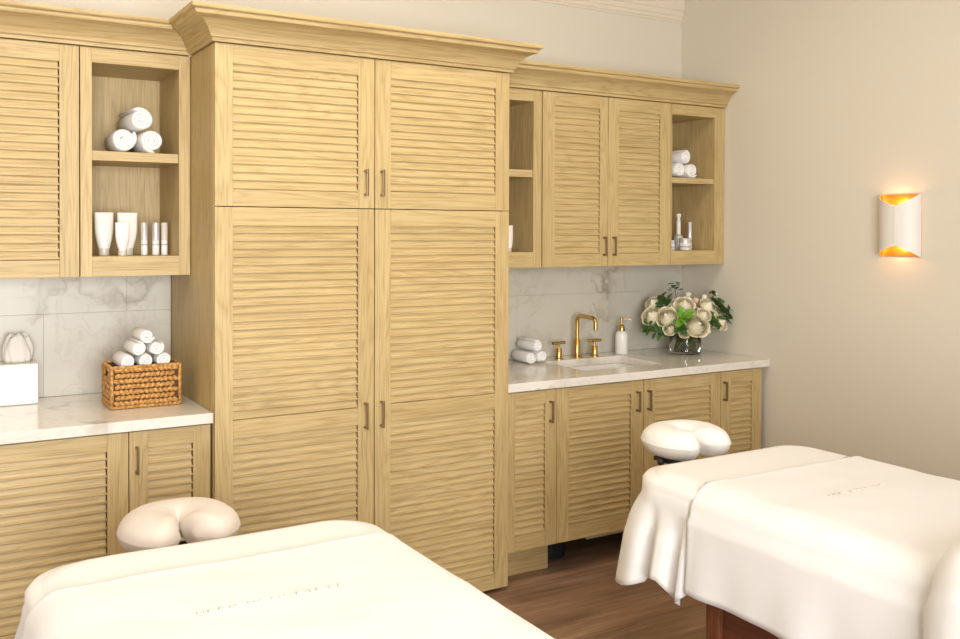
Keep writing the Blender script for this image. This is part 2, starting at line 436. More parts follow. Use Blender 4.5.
# base cabinets
BF, BZ0, BZ1 = -.6276, .140, .808
def base_cab(loc, label, x0, x1, doors, bottom=True, toe=None):
    c = empty('base_cabinet', loc, label, 'cabinet')
    b = MB(); t = .018; y0, y1 = BF+.021, -.02
    b.box(x0, x0+t, y0, y1, BZ0, .812, 0); b.box(x1-t, x1, y0, y1, BZ0, .812, 0)
    if bottom: b.box(x0+t, x1-t, y0, y1, BZ0, BZ0+t, 1); b.box(x0+t, x1-t, y1-.01, y1, BZ0+t, .812, 0)
    b.box(x0+t, x1-t, y0, y0+.09, .79, .812, 1)
    b.build('body', ['oak_v', 'oak_h'], c)
    for d in doors: door(c, *d)
    if toe: MB().box(toe[0], toe[1], -.53, -.06, .001, BZ0-.001).build('toe_kick', 'oak_h', c, bevel=.001)
    return c
hz = (.668, .762)
base_cab((-3.35, -.3, .0), 'oak base cabinet with louvered doors under the left marble counter', -3.98, -2.772,
         [(-3.975, -3.520, BZ0, BZ1, BF, [(-3.909, -3.586, .205, .750)], -3.553, hz),
          (-3.517, -3.049, BZ0, BZ1, BF, [(-3.451, -3.116, .205, .750)]),
          (-3.046, -2.776, BZ0, BZ1, BF, [(-2.986, -2.836, .205, .750)], -3.023, hz)], toe=(-3.97, -2.774))
base_cab((-1.42, -.3, .0), 'narrow louvered oak base cabinet on a toe box beside the tall cabinet', -1.554, -1.294,
         [(-1.553, -1.2935, BZ0, BZ1, BF, [(-1.505, -1.352, .203, .750)], -1.329, hz)], toe=(-1.553, -1.268))
base_cab((-.8, -.3, .0), 'two-door louvered oak sink cabinet, open to the floor underneath', -1.290, -.3205,
         [(-1.2905, -.8068, BZ0, BZ1, BF, [(-1.227, -.879, .210, .750)], -.847, hz),
          (-.8038, -.3200, BZ0, BZ1, BF, [(-.737, -.384, .210, .750)], -.781, hz)], bottom=False)
base_cab((-.18, -.3, .0), 'narrow louvered oak base cabinet nearest the right wall', -.3165, -.038,
         [(-.3170, -.0380, BZ0, BZ1, BF, [(-.251, -.104, .205, .750)], -.301, hz)], toe=(-.29, -.04))
sc_ = None
# pale pipe cover below the sink cabinet
pc = MB().prism_x([(-.50, .078), (-.49, .078), (-.40, .45), (-.41, .45)], -1.03, -.34).build('pipe_cover', 'cornice')
tag(pc, 'pale sloping panel hiding the pipes under the sink cabinet', 'panel')

# counters
def counter(x0, x1, label, hole=None):
    b = MB(); y0, y1, z0, z1 = -.646, -.003, .814, .850
    if hole:
        hx0, hx1, hy0, hy1 = hole
        # ring around the sink opening with rounded corners
        outer = []; inner = []; r = .03; N = 6
        for cx, cy, a0 in ((hx1-r, hy1-r, 0), (hx0+r, hy1-r, PI/2), (hx0+r, hy0+r, PI), (hx1-r, hy0+r, 1.5*PI)):
            for k in range(N+1):
                a = a0+PI/2*k/N; ix, iy = cx+r*math.cos(a), cy+r*math.sin(a); inner.append((ix, iy))
        cor = [(x1, y1), (x0, y1), (x0, y0), (x1, y0)]
        n = len(inner); q = len(b.v)
        for z in (z1, z0): b.v += [(x, y, z) for x, y in inner]
        oc = len(b.v)
        for z in (z1, z0): b.v += [(x, y, z) for x, y in cor]
        for t in (0, 1):
            B = q+t*n; O = oc+4*t
            for s_ in range(4):
                for k in range(N): b.face([O+s_, B+s_*(N+1)+k, B+s_*(N+1)+k+1])
                b.face([O+s_, B+s_*(N+1)+N, B+((s_+1)*(N+1)) % n, O+(s_+1) % 4])
        for k in range(n): b.face([q+k, q+(k+1) % n, q+n+(k+1) % n, q+n+k])
        for k in range(4): b.face([oc+k, oc+(k+1) % 4, oc+4+(k+1) % 4, oc+4+k])
    else: b.box(x0, x1, y0, y1, z0, z1)
    o = b.build('countertop', 'marble', bevel=.002)
    return tag(o, label, 'countertop')
counter(-3.99, -2.7705, 'grey-veined white marble countertop under the basket and tissue box')
HOLE = (-1.04, -.57, -.50, -.160)
counter(-1.5545, -.002, 'pale marble countertop with the sink, tap and flowers', HOLE)
# sink bowl
def sink():
    hx0, hx1, hy0, hy1 = HOLE; r = .034
    def ring(o, z, rad):
        pts = []
        for cx, cy, a0 in ((hx1-rad+o, hy1-rad+o, 0), (hx0+rad-o, hy1-rad+o, PI/2), (hx0+rad-o, hy0+rad-o, PI), (hx1-rad+o, hy0+rad-o, 1.5*PI)):
            for k in range(7): a = a0+PI/2*k/6; pts.append((cx+rad*math.cos(a), cy+rad*math.sin(a), z))
        return pts
    b = MB()
    rings = [ring(.018, .8125, .04), ring(.002, .8125, .034), ring(-.004, .80, .035), ring(-.010, .72, .04), ring(-.03, .685, .05), ring(-.08, .678, .05), ring(-.155, .676, .012)]
    cols = [[rg[k] for rg in rings] for k in range(28)]
    b.grid(cols, close=True); b.face([k*7+6 for k in range(28)])
    e = empty('sink', ((hx0+hx1)/2, (hy0+hy1)/2, .676), 'white rectangular basin set into the right marble counter', 'sink')
    b.build('basin', 'ceramic', e, smooth=True, solid=.006)
    MB().lathe([(.001, .677), (.022, .677), (.024, .679), (.018, .681), (.001, .680)], ((hx0+hx1)/2, (hy0+hy1)/2-.0, 0), 20).build('drain', 'gold', e, smooth=True)
sink()

# backsplash tiles
def splash(x0, x1, vu, vl, label):
    b = MB(); g = .0003; zs = 1.165
    xs = [x0]+vl+[x1]
    for a, c_ in zip(xs, xs[1:]): b.box(a+g, c_-g, -.02, -.002, .851, zs-g)
    xs = [x0]+vu+[x1]
    for a, c_ in zip(xs, xs[1:]): b.box(a+g, c_-g, -.02, -.002, zs+g, UB0-.001)
    return tag(b.build('backsplash', 'tile', bevel=.0004), label, 'backsplash')
splash(-3.99, -2.7705, [-3.55, -2.94], [-3.86, -3.25+.01], 'veined marble tile backsplash behind the basket and tissue box')
splash(-1.5545, -.003, [-.93, -.32], [-1.1, -.505], 'pale marble tile backsplash behind the brass tap')

# wall sconce
def sconce():
    yc, z0, z1, a, d = -1.372, 1.378, 1.652, .094, .074
    e = empty('wall_sconce', (0, yc, z0), 'white folded wall sconce with a glowing gold inside on the right wall', 'lamp')
    MB().box(-.006, -.001, yc-a+.004, yc+a-.004, z0+.004, z1-.003).build('back_plate', 'goldleaf', e)
    def half(t0, t1, seam, bul, flip):
        rows = []; N = 14
        for i in range(N+1):
            t = t0+(t1-t0)*i/N                      # angle 0..pi from +y wall edge round to -y wall edge
            y = yc+a*math.cos(t); x = -.002-(d+bul*0)*math.sin(t)**.85
            q = (i/N) if not flip else (1-i/N)      # 1 at the seam
            notch = .058*q
            if bul: x -= .004*q
            rows.append([(x, y, z0+notch*.95+(z1-z0-notch*1.95)*k/6) for k in range(7)])
        b = MB(); b.grid(rows)
        n = len(b.v)
        inn = [[(x*.965+.0, yc+(y-yc)*.975, z) for x, y, z in r] for r in rows]
        b.grid(inn, 1)
        # rims
        for j in (0, 6):
            for i in range(N): b.face([i*7+j, (i+1)*7+j, n+(i+1)*7+j, n+i*7+j], 0)
        for i in (0, N): 
            for j in range(6): b.face([i*7+j, i*7+j+1, n+i*7+j+1, n+i*7+j], 0)
        o = b.build('shade', ['shade', 'goldleaf'], e, smooth=False, autos=40)
        return o
    half(0.03, PI*.60, None, 0, False)
    half(PI*.55, PI-.03, None, 1, True)
    MB().ell((-.036, yc, (z0+z1)/2), .011, .011, .045, m=0, seg=12, rings=8).build('bulb', 'bulb', e, smooth=True)
    for z, nm in ((z1-.045, 'sconce_light_up'), (z0+.045, 'sconce_light_down')):
        l = bpy.data.lights.new(nm, 'POINT'); l.energy = .2; l.color = (1.0, .72, .44); l.shadow_soft_size = .012
        o = bpy.data.objects.new(nm, l); COL.objects.link(o); o.location = (-.040, yc, z)
sconce()

# ------------------------------------------------------------------ rolled towels
def towel_mesh(R, L, turns=3.0, sq=.96, seed=0):
    """a spiral-rolled towel lying along y, centred, front face at -L/2"""
    rnd = random.Random(seed)
    b = MB(); n = 76; ra = R*.10; th = (R-ra)/(turns+.5)*1.0
    outer = []; inner = []
    for i in range(n+1):
        t = i/n; a = -PI*.35+t*turns*2*PI; r = ra+th*.6+(R-ra-th*.6)*min(1, t*turns/(turns))*1.0
        r = ra + (R-ra)*(t*turns+.5)/(turns+.5)
        wob = 1+.02*math.sin(3*a+seed)
        taper = 1.0 if i < n else .55
        outer.append((r*math.cos(a)*wob, r*math.sin(a)*sq*wob)); inner.append(((r-th*taper)*math.cos(a)*wob, (r-th*taper)*math.sin(a)*sq*wob))
    rows = []
    ys = [(-L/2, .72), (-L/2-.000, .86), (-L/2+.003, .97), (-L/2+.010, 1), (-L/6, 1.0), (L/6, 1.01), (L/2-.008, 1), (L/2-.001, .93)]
    # strips: outer skin, inner skin, and rounded front edge between them
    mid = [((ox+ix)/2, (oz+iz)/2) for (ox, oz), (ix, iz) in zip(outer, inner)]
    cols = []
    for (ox, oz), (ix, iz), (mx, mz) in zip(outer, inner, mid):
        c_ = [(mx+(ix-mx)*1.0, L/2, mz+(iz-mz)*1.0), (ix, -L/2+.005, iz), (mx+(ix-mx)*.6, -L/2+.001, mz+(iz-mz)*.6), (mx, -L/2-.001, mz), (mx+(ox-mx)*.6, -L/2+.001, mz+(oz-mz)*.6),
              (ox, -L/2+.006, oz), (ox*1.015, 0, oz*1.015), (ox, L/2-.006, oz), (mx, L/2, mz)]
        cols.append(c_)
    b.grid(cols)
    b.face([j for j in range(9)]); b.face([n*9+j for j in range(9)])
    # core
    b.lathe([(ra*.2, -L/2+.004), (ra*1.5, -L/2+.004), (ra*1.5, L/2-.004), (ra*.2, L/2-.004)], (0,0,0), 10, axis='y')
    return b
def towel_proto(name, R, L, turns, seed):
    return towel_mesh(R, L, turns, .97, seed).build(name, 'terry', smooth=True)
def place(proto, first, loc, rz, roll, label, cat='towel', group=None, scale=1.0):
    o = proto if first else proto.copy()
    if not first: COL.objects.link(o)
    o.location = loc; o.rotation_euler = (0, roll, rz); o.scale = (scale,)*3
    return tag(o, label, cat, group)

# three big rolls on the left shelf
tp = towel_proto('rolled_towel', .044, .21, 2.6, 1); g = 'rolled towels on the left open shelf'
place(tp, True, (-2.946, -.190, SH1+.047+.078), math.radians(3), .4, 'rolled white towel topmost of the stack on the left shelf', group=g, scale=1.06)
place(tp, False, (-2.999, -.195, SH1+.0485), math.radians(-2), 2.0, 'rolled white towel at lower left of the left shelf stack', group=g, scale=1.10)
place(tp, False, (-2.903, -.190, SH1+.0465), math.radians(2), 4.1, 'rolled white towel at lower right of the left shelf stack', group=g, scale=1.05)
g = 'rolled towels on the right open shelf'; s1 = SH1-.006
place(tp, False, (-.233, -.190, s1+.043+.069), math.radians(3), 1.3, 'rolled white towel on top of the stack on the right shelf', group=g, scale=.88)
place(tp, False, (-.190, -.190, s1+.0425), math.radians(0), 3.3, 'rolled white towel at lower right of the right shelf stack', group=g, scale=.96)
place(tp, False, (-.277, -.190, s1+.0425), math.radians(0), 5.2, 'rolled white towel at lower left of the right shelf stack, half hidden', group=g, scale=.96)
# counter washcloth rolls
tp = towel_proto('rolled_washcloth', .0315, .145, 2.2, 3); g = 'rolled washcloths beside the tap'
for i, (x, y, z, rz, ro, lb) in enumerate([(-1.135, -.135, .8822, -4, .3, 'rolled white washcloth at lower left of the pile beside the tap'),
        (-1.070, -.128, .8822, 2, 2.4, 'rolled white washcloth at lower right of the pile, nearest the tap'),
        (-1.104, -.132, .8822+.053, 2, 4.4, 'rolled white washcloth on top of the pile beside the tap')]):
    place(tp, i == 0, (x, y, z), math.radians(rz), ro, lb, group=g)

# ------------------------------------------------------------------ wicker basket with rolls
def basket():
    x0, x1, y0, y1, z0, z1 = -3.070, -2.826, -.425, -.245, .851, 1.003
    e = empty('wicker_basket', ((x0+x1)/2, (y0+y1)/2, z0), 'woven brown wicker basket full of rolled washcloths on the left counter', 'basket')
    b = MB(); t = .006; i_ = .009
    # inner lining walls with a handle opening on the left and right sides
    b.box(x0+i_, x1-i_, y0+i_, y0+i_+t, z0+.004, z1-.006); b.box(x0+i_, x1-i_, y1-i_-t, y1-i_, z0+.004, z1-.006)
    ym = (y0+y1)/2
    for xa in (x0+i_, x1-i_-t):
        b.box(xa, xa+t, y0+i_+t, y1-i_-t, z0+.004, z1-.050); b.box(xa, xa+t, y0+i_+t, ym-.034, z1-.050, z1-.006); b.box(xa, xa+t, ym+.034, y1-i_-t, z1-.050, z1-.006)
    b.box(x0+i_, x1-i_, y0+i_, y1-i_, z0+.002, z0+.010)
    b.build('lining', 'weave_shade', e)
    wv = MB(); rows = 7; rh = (z1-z0-.016)/rows
    def lumps(p0, p1, nrm, n, skip=None):
        p0, p1, nrm = Vector(p0), Vector(p1), Vector(nrm); d = (p1-p0); L = d.length; d.normalize(); up = Vector((0,0,1))
        for r in range(rows):
            for k in range(n):
                s_ = (k+.5+(.25 if r % 2 else -.0))/n
                if s_ > 1-.3/n: continue
                zc = z0+.010+rh*(r+.5)
                if skip and r >= rows-2 and skip[0] < s_ < skip[1]: continue
                th = .52 if r % 2 else -.52
                jit = random.uniform(-.12, .12)
                ax = (d*math.cos(th+jit)+up*math.sin(th+jit)); ay = nrm; az = ax.cross(ay)
                R = Matrix((ax, ay, az)).transposed()
                c_ = p0+d*(s_*L)+Vector((0,0,zc))+nrm*random.uniform(-.0010, .0012)
                wv.ell(c_, L/n*.78, .0062, rh*.43, R, 0, 7, 5)
    m_ = .013
    lumps((x0+m_, y0+.004, 0), (x1-m_, y0+.004, 0), (0,-1,0), 13)
    lumps((x0+m_, y1-.004, 0), (x1-m_, y1-.004, 0), (0,1,0), 13)
    lumps((x0+.004, y1-m_, 0), (x0+.004, y0+m_, 0), (-1,0,0), 9, (.3,.7))
    lumps((x1-.004, y1-m_, 0), (x1-.004, y0+m_, 0), (1,0,0), 9, (.3,.7))
    for x in (x0+.005, x1-.005):
        for y in (y0+.005, y1-.005): wv.tube([(x, y, z0+.004), (x, y, z1-.004)], .0062, 8)
    wv.build('woven_wall', 'weave', e, smooth=True)
    for z, r_, nm_ in ((z1-.005, .0062, 'rim'), (z0+.006, .0062, 'base_braid')):
        rim = MB()
        P = [(x0+.006, y0+.004), (x1-.006, y0+.004), (x1-.004, y0+.006), (x1-.004, y1-.006), (x1-.006, y1-.004), (x0+.006, y1-.004), (x0+.004, y1-.006), (x0+.004, y0+.006), (x0+.006, y0+.004)]
        for (a, b_), (c_, d_) in zip(P, P[1:]):
            n = max(1, int(math.hypot(c_-a, d_-b_)/.014))
            for k in range(n):
                q0 = Vector((a+(c_-a)*k/n, b_+(d_-b_)*k/n, z-.0018)); q1 = Vector((a+(c_-a)*(k+1.25)/n, b_+(d_-b_)*(k+1.25)/n, z+.0018))
                rim.tube([q0, (q0+q1)/2, q1], [r_*.75, r_*1.0, r_*.75], 8)
        rim.build(nm_, 'weave', e, smooth=True)
    tp = towel_proto('rolled_washcloth', .0290, .146, 2.2, 5); g = 'rolled washcloths heaped in the basket'
    xc = (x0+x1)/2; yc = (y0+y1)/2
    rows_ = [(3, 1.014, ['left', 'middle', 'right']), (2, 1.059, ['left', 'right']), (1, 1.103, [''])]
    first = True
    for k in range(3):
        place(tp, first, (xc+(k-1)*.066, yc, .955), 0, k*2.0, 'rolled white washcloth deep in the basket, %s of the row below the rim' % ('left', 'middle', 'right')[k], group=g); first = False
    for n, z, nm in rows_:
        for k in range(n):
            x = xc+(k-(n-1)/2)*.0640+.004+random.uniform(-.001, .001)
            lb = {4: 'rolled white washcloth in the basket, %s of the row at the rim', 3: 'rolled white washcloth in the basket, %s of the bottom row of three',
                  2: 'rolled white washcloth in the basket, %s of the two below the topmost', 1: 'rolled white washcloth at the very top of the basket heap%s'}[n] % nm[k]
            place(tp, first, (x, yc+.0, z), math.radians(random.uniform(-2, 3)), random.uniform(0, 6), lb, group=g); first = False
basket()

# ------------------------------------------------------------------ tissue box
def tissue():
    x0, x1, y0, y1, z0, z1 = -3.402, -3.272, -.153, -.025, .851, .998
    e = empty('tissue_box', ((x0+x1)/2, (y0+y1)/2, z0), 'white square tissue box with a tissue pulled up on the left counter', 'tissue box')
    MB().box(x0, x1, y0, y1, z0, z1).build('box_cover', 'ceramic', e, bevel=.004)
    b = MB(); xc, yc = (x0+x1)/2+.004, (y0+y1)/2
    rows = []
    for i in range(41):
        a = 2*PI*i/40
        row = []
        for j in range(9):
            t = j/8; rad = (.036+.010*t*(1-t)*3.2)*(1-.35*t**2)
            f = 1+.22*t*math.sin(a*5+t*1.5)+.10*math.sin(a*9+t*3)
            row.append((xc+rad*f*math.cos(a)*1.15, yc+rad*f*math.sin(a)*.6, z1+.001+.098*t*(1+.10*math.sin(a*3))))
        rows.append(row)
    b.grid(rows)
    b.build('tissue', 'tissue', e, smooth=True, solid=.0006)
tissue()

# ------------------------------------------------------------------ brass tap and handles, soap dispenser
def arc(c, r, a0, a1, n, plane='yz'):
    out = []
    for i in range(n+1):
        a = a0+(a1-a0)*i/n
        out.append((c[0], c[1]+r*math.cos(a), c[2]+r*math.sin(a)))
    return out
def tap():
    x, y, z = -.788, -.100, .850
    e = empty('faucet', (x, y, z), 'brushed brass faucet with two cross handles behind the sink', 'faucet')
    MB().lathe([(.001, z+.0005), (.027, z+.0005), (.027, z+.004), (.024, z+.006), (.001, z+.006)], (x, y, 0), 24).build('base_flange', 'gold', e, smooth=False, autos=40)
    MB().lathe([(.001, z+.005), (.0165, z+.005), (.0165, z+.088), (.0125, z+.094), (.001, z+.094)], (x, y, 0), 24).build('column', 'gold', e, autos=40)
    r = .028; top = z+.212
    p = [(x, y, z+.09), (x, y, z+.14), (x, y, top-r)] + arc((x, y-r, top-r), r, 0, PI/2, 8)[1:] + arc((x, y-.150+r, top-r-.004), r, PI/2, PI, 8) + [(x, y-.150, top-.062)]
    MB().tube(p, .0105, 16).build('spout', 'gold', e, autos=40)
    return e
def tap_handle(x, y, par, tilt):
    z = .850
    e = MB().lathe([(.001, z+.0005), (.023, z+.0005), (.023, z+.004), (.0165, z+.006), (.0165, z+.050), (.014, z+.053), (.001, z+.053)], (x, y, 0), 20).build('faucet_handle', 'gold', par, autos=40)
    MB().lathe([(.001, z+.052), (.006, z+.052), (.006, z+.074), (.001, z+.074)], (x, y, 0), 12).build('stem', 'gold', e, autos=40)
    dx, dy = .040*math.cos(tilt), .040*math.sin(tilt)
    MB().tube([(x-dx, y-dy, z+.080), (x+dx, y+dy, z+.080)], .0078, 14).build('lever', 'gold', e, autos=40)
    return e
_tap = tap()
tap_handle(-.908, -.110, _tap, .10)
tap_handle(-.684, -.110, _tap, .0)
def soap():
    x, y, z = -.505, -.108, .851
    e = empty('soap_dispenser', (x, y, z), 'white ribbed soap dispenser with a brass pump beside the sink', 'soap dispenser')
    b = MB(); seg = 40; prof = [(.001, 0), (.030, 0), (.033, .004), (.033, .095), (.030, .108), (.022, .116), (.014, .119), (.001, .119)]
    cols = []
    for i in range(seg):
        a = 2*PI*i/seg; f = 1+(.018 if i % 2 else -.018)
        cols.append([(x+r*math.cos(a)*(f if .004 <= h <= .108 else 1), y+r*math.sin(a)*(f if .004 <= h <= .108 else 1), z+h) for r, h in prof])
    b.grid(cols, close=True); b.build('bottle', 'ceramic', e, autos=50)
    MB().lathe([(.001, z+.1185), (.0165, z+.1185), (.0165, z+.130), (.013, z+.146), (.0065, z+.152), (.0065, z+.176), (.009, z+.177), (.009, z+.186), (.001, z+.187)], (x, y, 0), 20).build('pump', 'gold', e, autos=40)
    MB().tube([(x, y, z+.180), (x+.030, y-.022, z+.180), (x+.040, y-.029, z+.174)], .0036, 10).build('nozzle', 'gold', e, autos=40)
soap()

# ------------------------------------------------------------------ toiletries
def tube_bottle(x, y, z, wt, wb, hh, cap_h, cap_w, label, name='lotion_tube', rz=0):
    e = empty(name, (x, y, z), label, 'tube')
    b = MB(); N = 28; rows = []
    for j in range(11):
        t = j/10; zz = z+cap_h+(hh-cap_h)*t
        wd = wb+(wt-wb)*(math.sin(min(1, t*1.7)*PI/2)) if wt > wb*1.25 else wb+(wt-wb)*t
        dp = wb*(1-t)**.6*.5+.0025
        rows.append([(x+wd/2*math.cos(2*PI*i/N)*(abs(math.cos(2*PI*i/N))**-.0 if True else 1), y+min(dp, wb/2)*math.sin(2*PI*i/N), zz) for i in range(N)])
    cols = [[rows[j][i] for j in range(11)] for i in range(N)]
    b.grid(cols, close=True); b.face([i*11+10 for i in range(N)]); b.face([i*11 for i in range(N)])
    b.build('tube_body', 'plastic', e, autos=50)
    MB().lathe([(.001, z+.0003), (cap_w/2, z+.0003), (cap_w/2, z+cap_h-.001), (cap_w/2*.9, z+cap_h+.001), (.001, z+cap_h+.001)], (x, y, 0), 24).build('cap', 'cap', e, autos=40)
    pm = MB(); zm = z+hh*.62
    for k in range(3):
        ww = wt*(.26, .18, .22)[k]; pm.box(x-ww/2, x+ww/2, y-wb/2-.0006, y-wb/2-.0001, zm-.012*k, zm-.012*k+.0022)
    # print lies just in front of the curved face, so push it to follow the body depth
    return e
NZ = 1.3895
tube_bottle(-3.052, -.190, NZ, .066, .040, .160, .026, .038, 'large white lotion tube standing cap down at the left of the left niche')
tube_bottle(-2.968, -.185, NZ, .072, .042, .160, .026, .040, 'large white lotion tube behind the small tube in the left niche')
tube_bottle(-3.000, -.262, NZ, .050, .026, .122, .018, .030, 'small white tapered tube in front of the two large ones', 'lotion_tube')
def slim(x, y, z, r, hh, label, mat, band):
    e = empty('slim_bottle', (x, y, z), label, 'bottle')
    MB().lathe([(.001, z+.0003), (r, z+.0003), (r, z+hh*.45), (.001, z+hh*.45)], (x, y, 0), 20).build('body', 'plastic', e, autos=40)
    MB().lathe([(.001, z+hh*.45), (r*1.04, z+hh*.452), (r*1.04, z+hh-.002), (r*.9, z+hh), (.001, z+hh)], (x, y, 0), 20).build('cap', mat, e, autos=40)
    MB().lathe([(r*1.003, z+hh*.30), (r*1.012, z+hh*.30), (r*1.012, z+hh*.34), (r*1.003, z+hh*.34)], (x, y, 0), 20).build('label_band', band, e)
slim(-2.910, -.200, NZ, .0120, .124, 'slim white bottle with silver cap, leftmost of three in the left niche', 'silver', 'grey_print')
slim(-2.869, -.205, NZ, .0130, .124, 'slim white bottle with a blue band, middle of three in the left niche', 'silver', 'blue_print')
slim(-2.836, -.200, NZ, .0120, .124, 'slim silver-capped bottle, rightmost of three in the left niche', 'cap', 'grey_print')
def jar(x, y, z, r, hh, label):
    e = empty('cream_jar', (x, y, z), label, 'jar')
    MB().lathe([(.001, z+.0003), (r*.92, z+.0003), (r, z+.004), (r, z+hh*.62), (.001, z+hh*.62)], (x, y, 0), 24).build('body', 'plastic', e, autos=40)
    MB().lathe([(.001, z+hh*.63), (r*1.05, z+hh*.63), (r*1.05, z+hh-.002), (r, z+hh), (.001, z+hh)], (x, y, 0), 24).build('lid', 'silver', e, autos=40)
    MB().lathe([(r*1.004, z+hh*.22), (r*1.012, z+hh*.22), (r*1.012, z+hh*.36), (r*1.004, z+hh*.36)], (x, y, 0), 24).build('label_band', 'grey_print', e)
jar(-.272, -.215, NZ, .026, .052, 'small white jar with silver lid at the left of the right niche')
jar(-.212, -.262, NZ, .030, .062, 'small white jar with silver lid in front of the tall bottle')
def tall_bottle(x, y, z):
    e = empty('pump_bottle', (x, y, z), 'tall slim white bottle standing behind the jar in the right niche', 'bottle')
    MB().lathe([(.001, z+.0003), (.022, z+.0003), (.024, z+.004), (.024, z+.068), (.018, z+.078), (.0115, z+.084), (.001, z+.084)], (x, y, 0), 24).build('body', 'silver', e, autos=40)
    MB().lathe([(.001, z+.083), (.0105, z+.083), (.0115, z+.090), (.0115, z+.150), (.009, z+.154), (.0095, z+.172), (.013, z+.174), (.013, z+.190), (.001, z+.191)], (x, y, 0), 20).build('cap', 'plastic', e, autos=40)
tall_bottle(-.200, -.200, NZ)
slim(-.138, -.220, NZ, .0105, .148, 'slim white bottle standing right of the jars in the right niche', 'silver', 'grey_print')
e_ = tube_bottle(-1.297, -.250, NZ, .044, .030, .122, .018, .026, 'white tube peeking out beside the tall cabinet in the narrow niche')

# ------------------------------------------------------------------ waste bin
def bin_():
    x, y = -1.160, -.375; r = .088
    e = empty('waste_bin', (x, y, 0), 'black round waste bin on the floor under the sink cabinet', 'waste bin')
    MB().lathe([(.001, .001), (r*.92, .001), (r*.94, .01), (r, .285), (r-.006, .285), (r*.88, .02), (.001, .018)], (x, y, 0), 36).build('body', 'black', e, autos=40)
    MB().lathe([(r-.002, .283), (r+.004, .283), (r+.004, .295), (r-.002, .295)], (x, y, 0), 36).build('rim', 'black', e)
bin_()

# ------------------------------------------------------------------ flowers in the glass vase
VX, VY, VZ = -.198, -.252, .850
def vase():
    e = empty('vase', (VX, VY, VZ), 'clear glass vase holding the cream roses on the right counter', 'vase')
    r = .083; h = .118
    MB().lathe([(.001, VZ+.0005), (r-.006, VZ+.0005), (r, VZ+.006), (r, VZ+h-.001), (r-.0015, VZ+h), (r-.003, VZ+h-.001), (r-.004, VZ+.016), (r-.012, VZ+.012), (.001, VZ+.012)], (VX, VY, 0), 48).build('glass', 'glass', e, autos=60)
    MB().lathe([(.001, VZ+.0125), (r-.0125, VZ+.0125), (r-.0046, VZ+.0175), (r-.0046, VZ+.082), (.001, VZ+.082)], (VX, VY, 0), 48).build('water', 'water', e, autos=60)
vase()
def bloom_mesh(seed=1, open_=1.0):
    """unit rose bloom pointing +z, radius ~1"""
    rnd = random.Random(seed); b = MB()
    H = .80
    def petal(az, R, top, wd, lip, seed_):
        rows = []
        for i in range(8):
            u = i/7; ph = PI*(.88+(top-.88)*u)
            row = []
            for j in range(7):
                v = (j/6-.5)*2
                w_ = wd*(.45+.55*math.sin(PI*min(.5, u*.62+.05)))*(1-.25*max(0, u-.8)*5*abs(v)**2)
                rad = R*math.sin(ph)+.05*R*(1-abs(v))*u
                f = max(0, u-.72)/.28
                rad += lip*f**1.5*(1-.35*abs(v)); z = H*math.cos(ph)-lip*.35*f**2-.10*abs(v)**3*u
                z += .03*math.sin(v*4+seed_)*u
                a = az+v*w_
                row.append((rad*math.cos(a), rad*math.sin(a), z))
            rows.append(row)
        b.grid(rows)
    for k, (n_, R_, top, wd, lip) in enumerate([(3,.30,.12,1.2,.03), (3,.44,.17,1.1,.06), (4,.57,.21,.95,.09), (5,.70,.26,.85,.11), (5,.82,.31,.85,.13), (6,.93,.36,.75,.16), (6,.99,.43,.72,.22*open_)]):
        for q in range(n_): petal(q*2*PI/n_+k*.7+rnd.uniform(-.1,.1), R_, top, wd, lip, q+k)
    b.ell((0,0,-.12), .34, .34, .24, None, 0, 10, 6); b.ell((0,0,.42), .20, .20, .36, None, 0, 10, 6)
    return b
BM = [bloom_mesh(1).build('bloom', 'petal', smooth=True), bloom_mesh(5, 1.12).build('bloom', 'petal', smooth=True)]
bud = MB()
bud.ell((0,0,.1), .55, .55, .95, None, 0, 12, 8)
for k in range(5):
    a = k*2*PI/5; bud.ell((.34*math.cos(a), .34*math.sin(a), .02), .36, .36, .85, Matrix.Rotation(a, 3, 'Z') @ Matrix.Rotation(.22, 3, 'Y'), 0, 8, 6)
meshes = {'rose0': BM[0].data, 'rose1': BM[1].data}
for o in BM: bpy.data.objects.remove(o)
bb = {}
for k_, mt in (('bud', 'petal'), ('pale', 'petal_pale'), ('blush', 'petal_blush')):
    t_ = bud.build('bloom', mt, smooth=True); bb[k_] = t_.data; bpy.data.objects.remove(t_)
CEN = Vector((-.215, -.262, .955))
def clampx(p): return Vector((min(p[0], -.030), p[1], p[2]))
def flower(kind, p, r, label, cat='flower', name='rose', facing=None):
    p = clampx(p); e = empty(name, p, label, cat, 'roses and buds in the glass vase')
    d = (p-CEN); d.z = max(d.z, -.01)*1.0+.02
    d = (d.normalized()*.62+Vector((-.45, -.78, .28)).normalized()*.5).normalized()
    me = meshes.get(kind) or bb[kind]
    o = bpy.data.objects.new('bloom', me); COL.objects.link(o); o.parent = e
    o.rotation_mode = 'QUATERNION'; o.rotation_quaternion = d.to_track_quat('Z', 'Y'); r *= 1.12; o.scale = (r, r, r)
    # stem down into the vase water
    a = random.uniform(0, 2*PI); bt = Vector((VX+.045*math.cos(a), VY+.045*math.sin(a), VZ+.022))
    nk = Vector((VX+(p.x-VX)*.22, VY+(p.y-VY)*.22, VZ+.118))
    lim = .055
    dn = Vector((nk.x-VX, nk.y-VY, 0))
    if dn.length > lim: dn = dn.normalized()*lim; nk.x, nk.y = VX+dn.x, VY+dn.y
    s = p-d*r*.25
    pts = [s, s-d*r*.5, (s-d*r*.5)*.35+nk*.65+Vector((0,0,.005)), nk, nk*.5+bt*.5, bt]
    MB().tube(pts, .0028, 7).build('stem', 'stem', e, smooth=True)
    return e
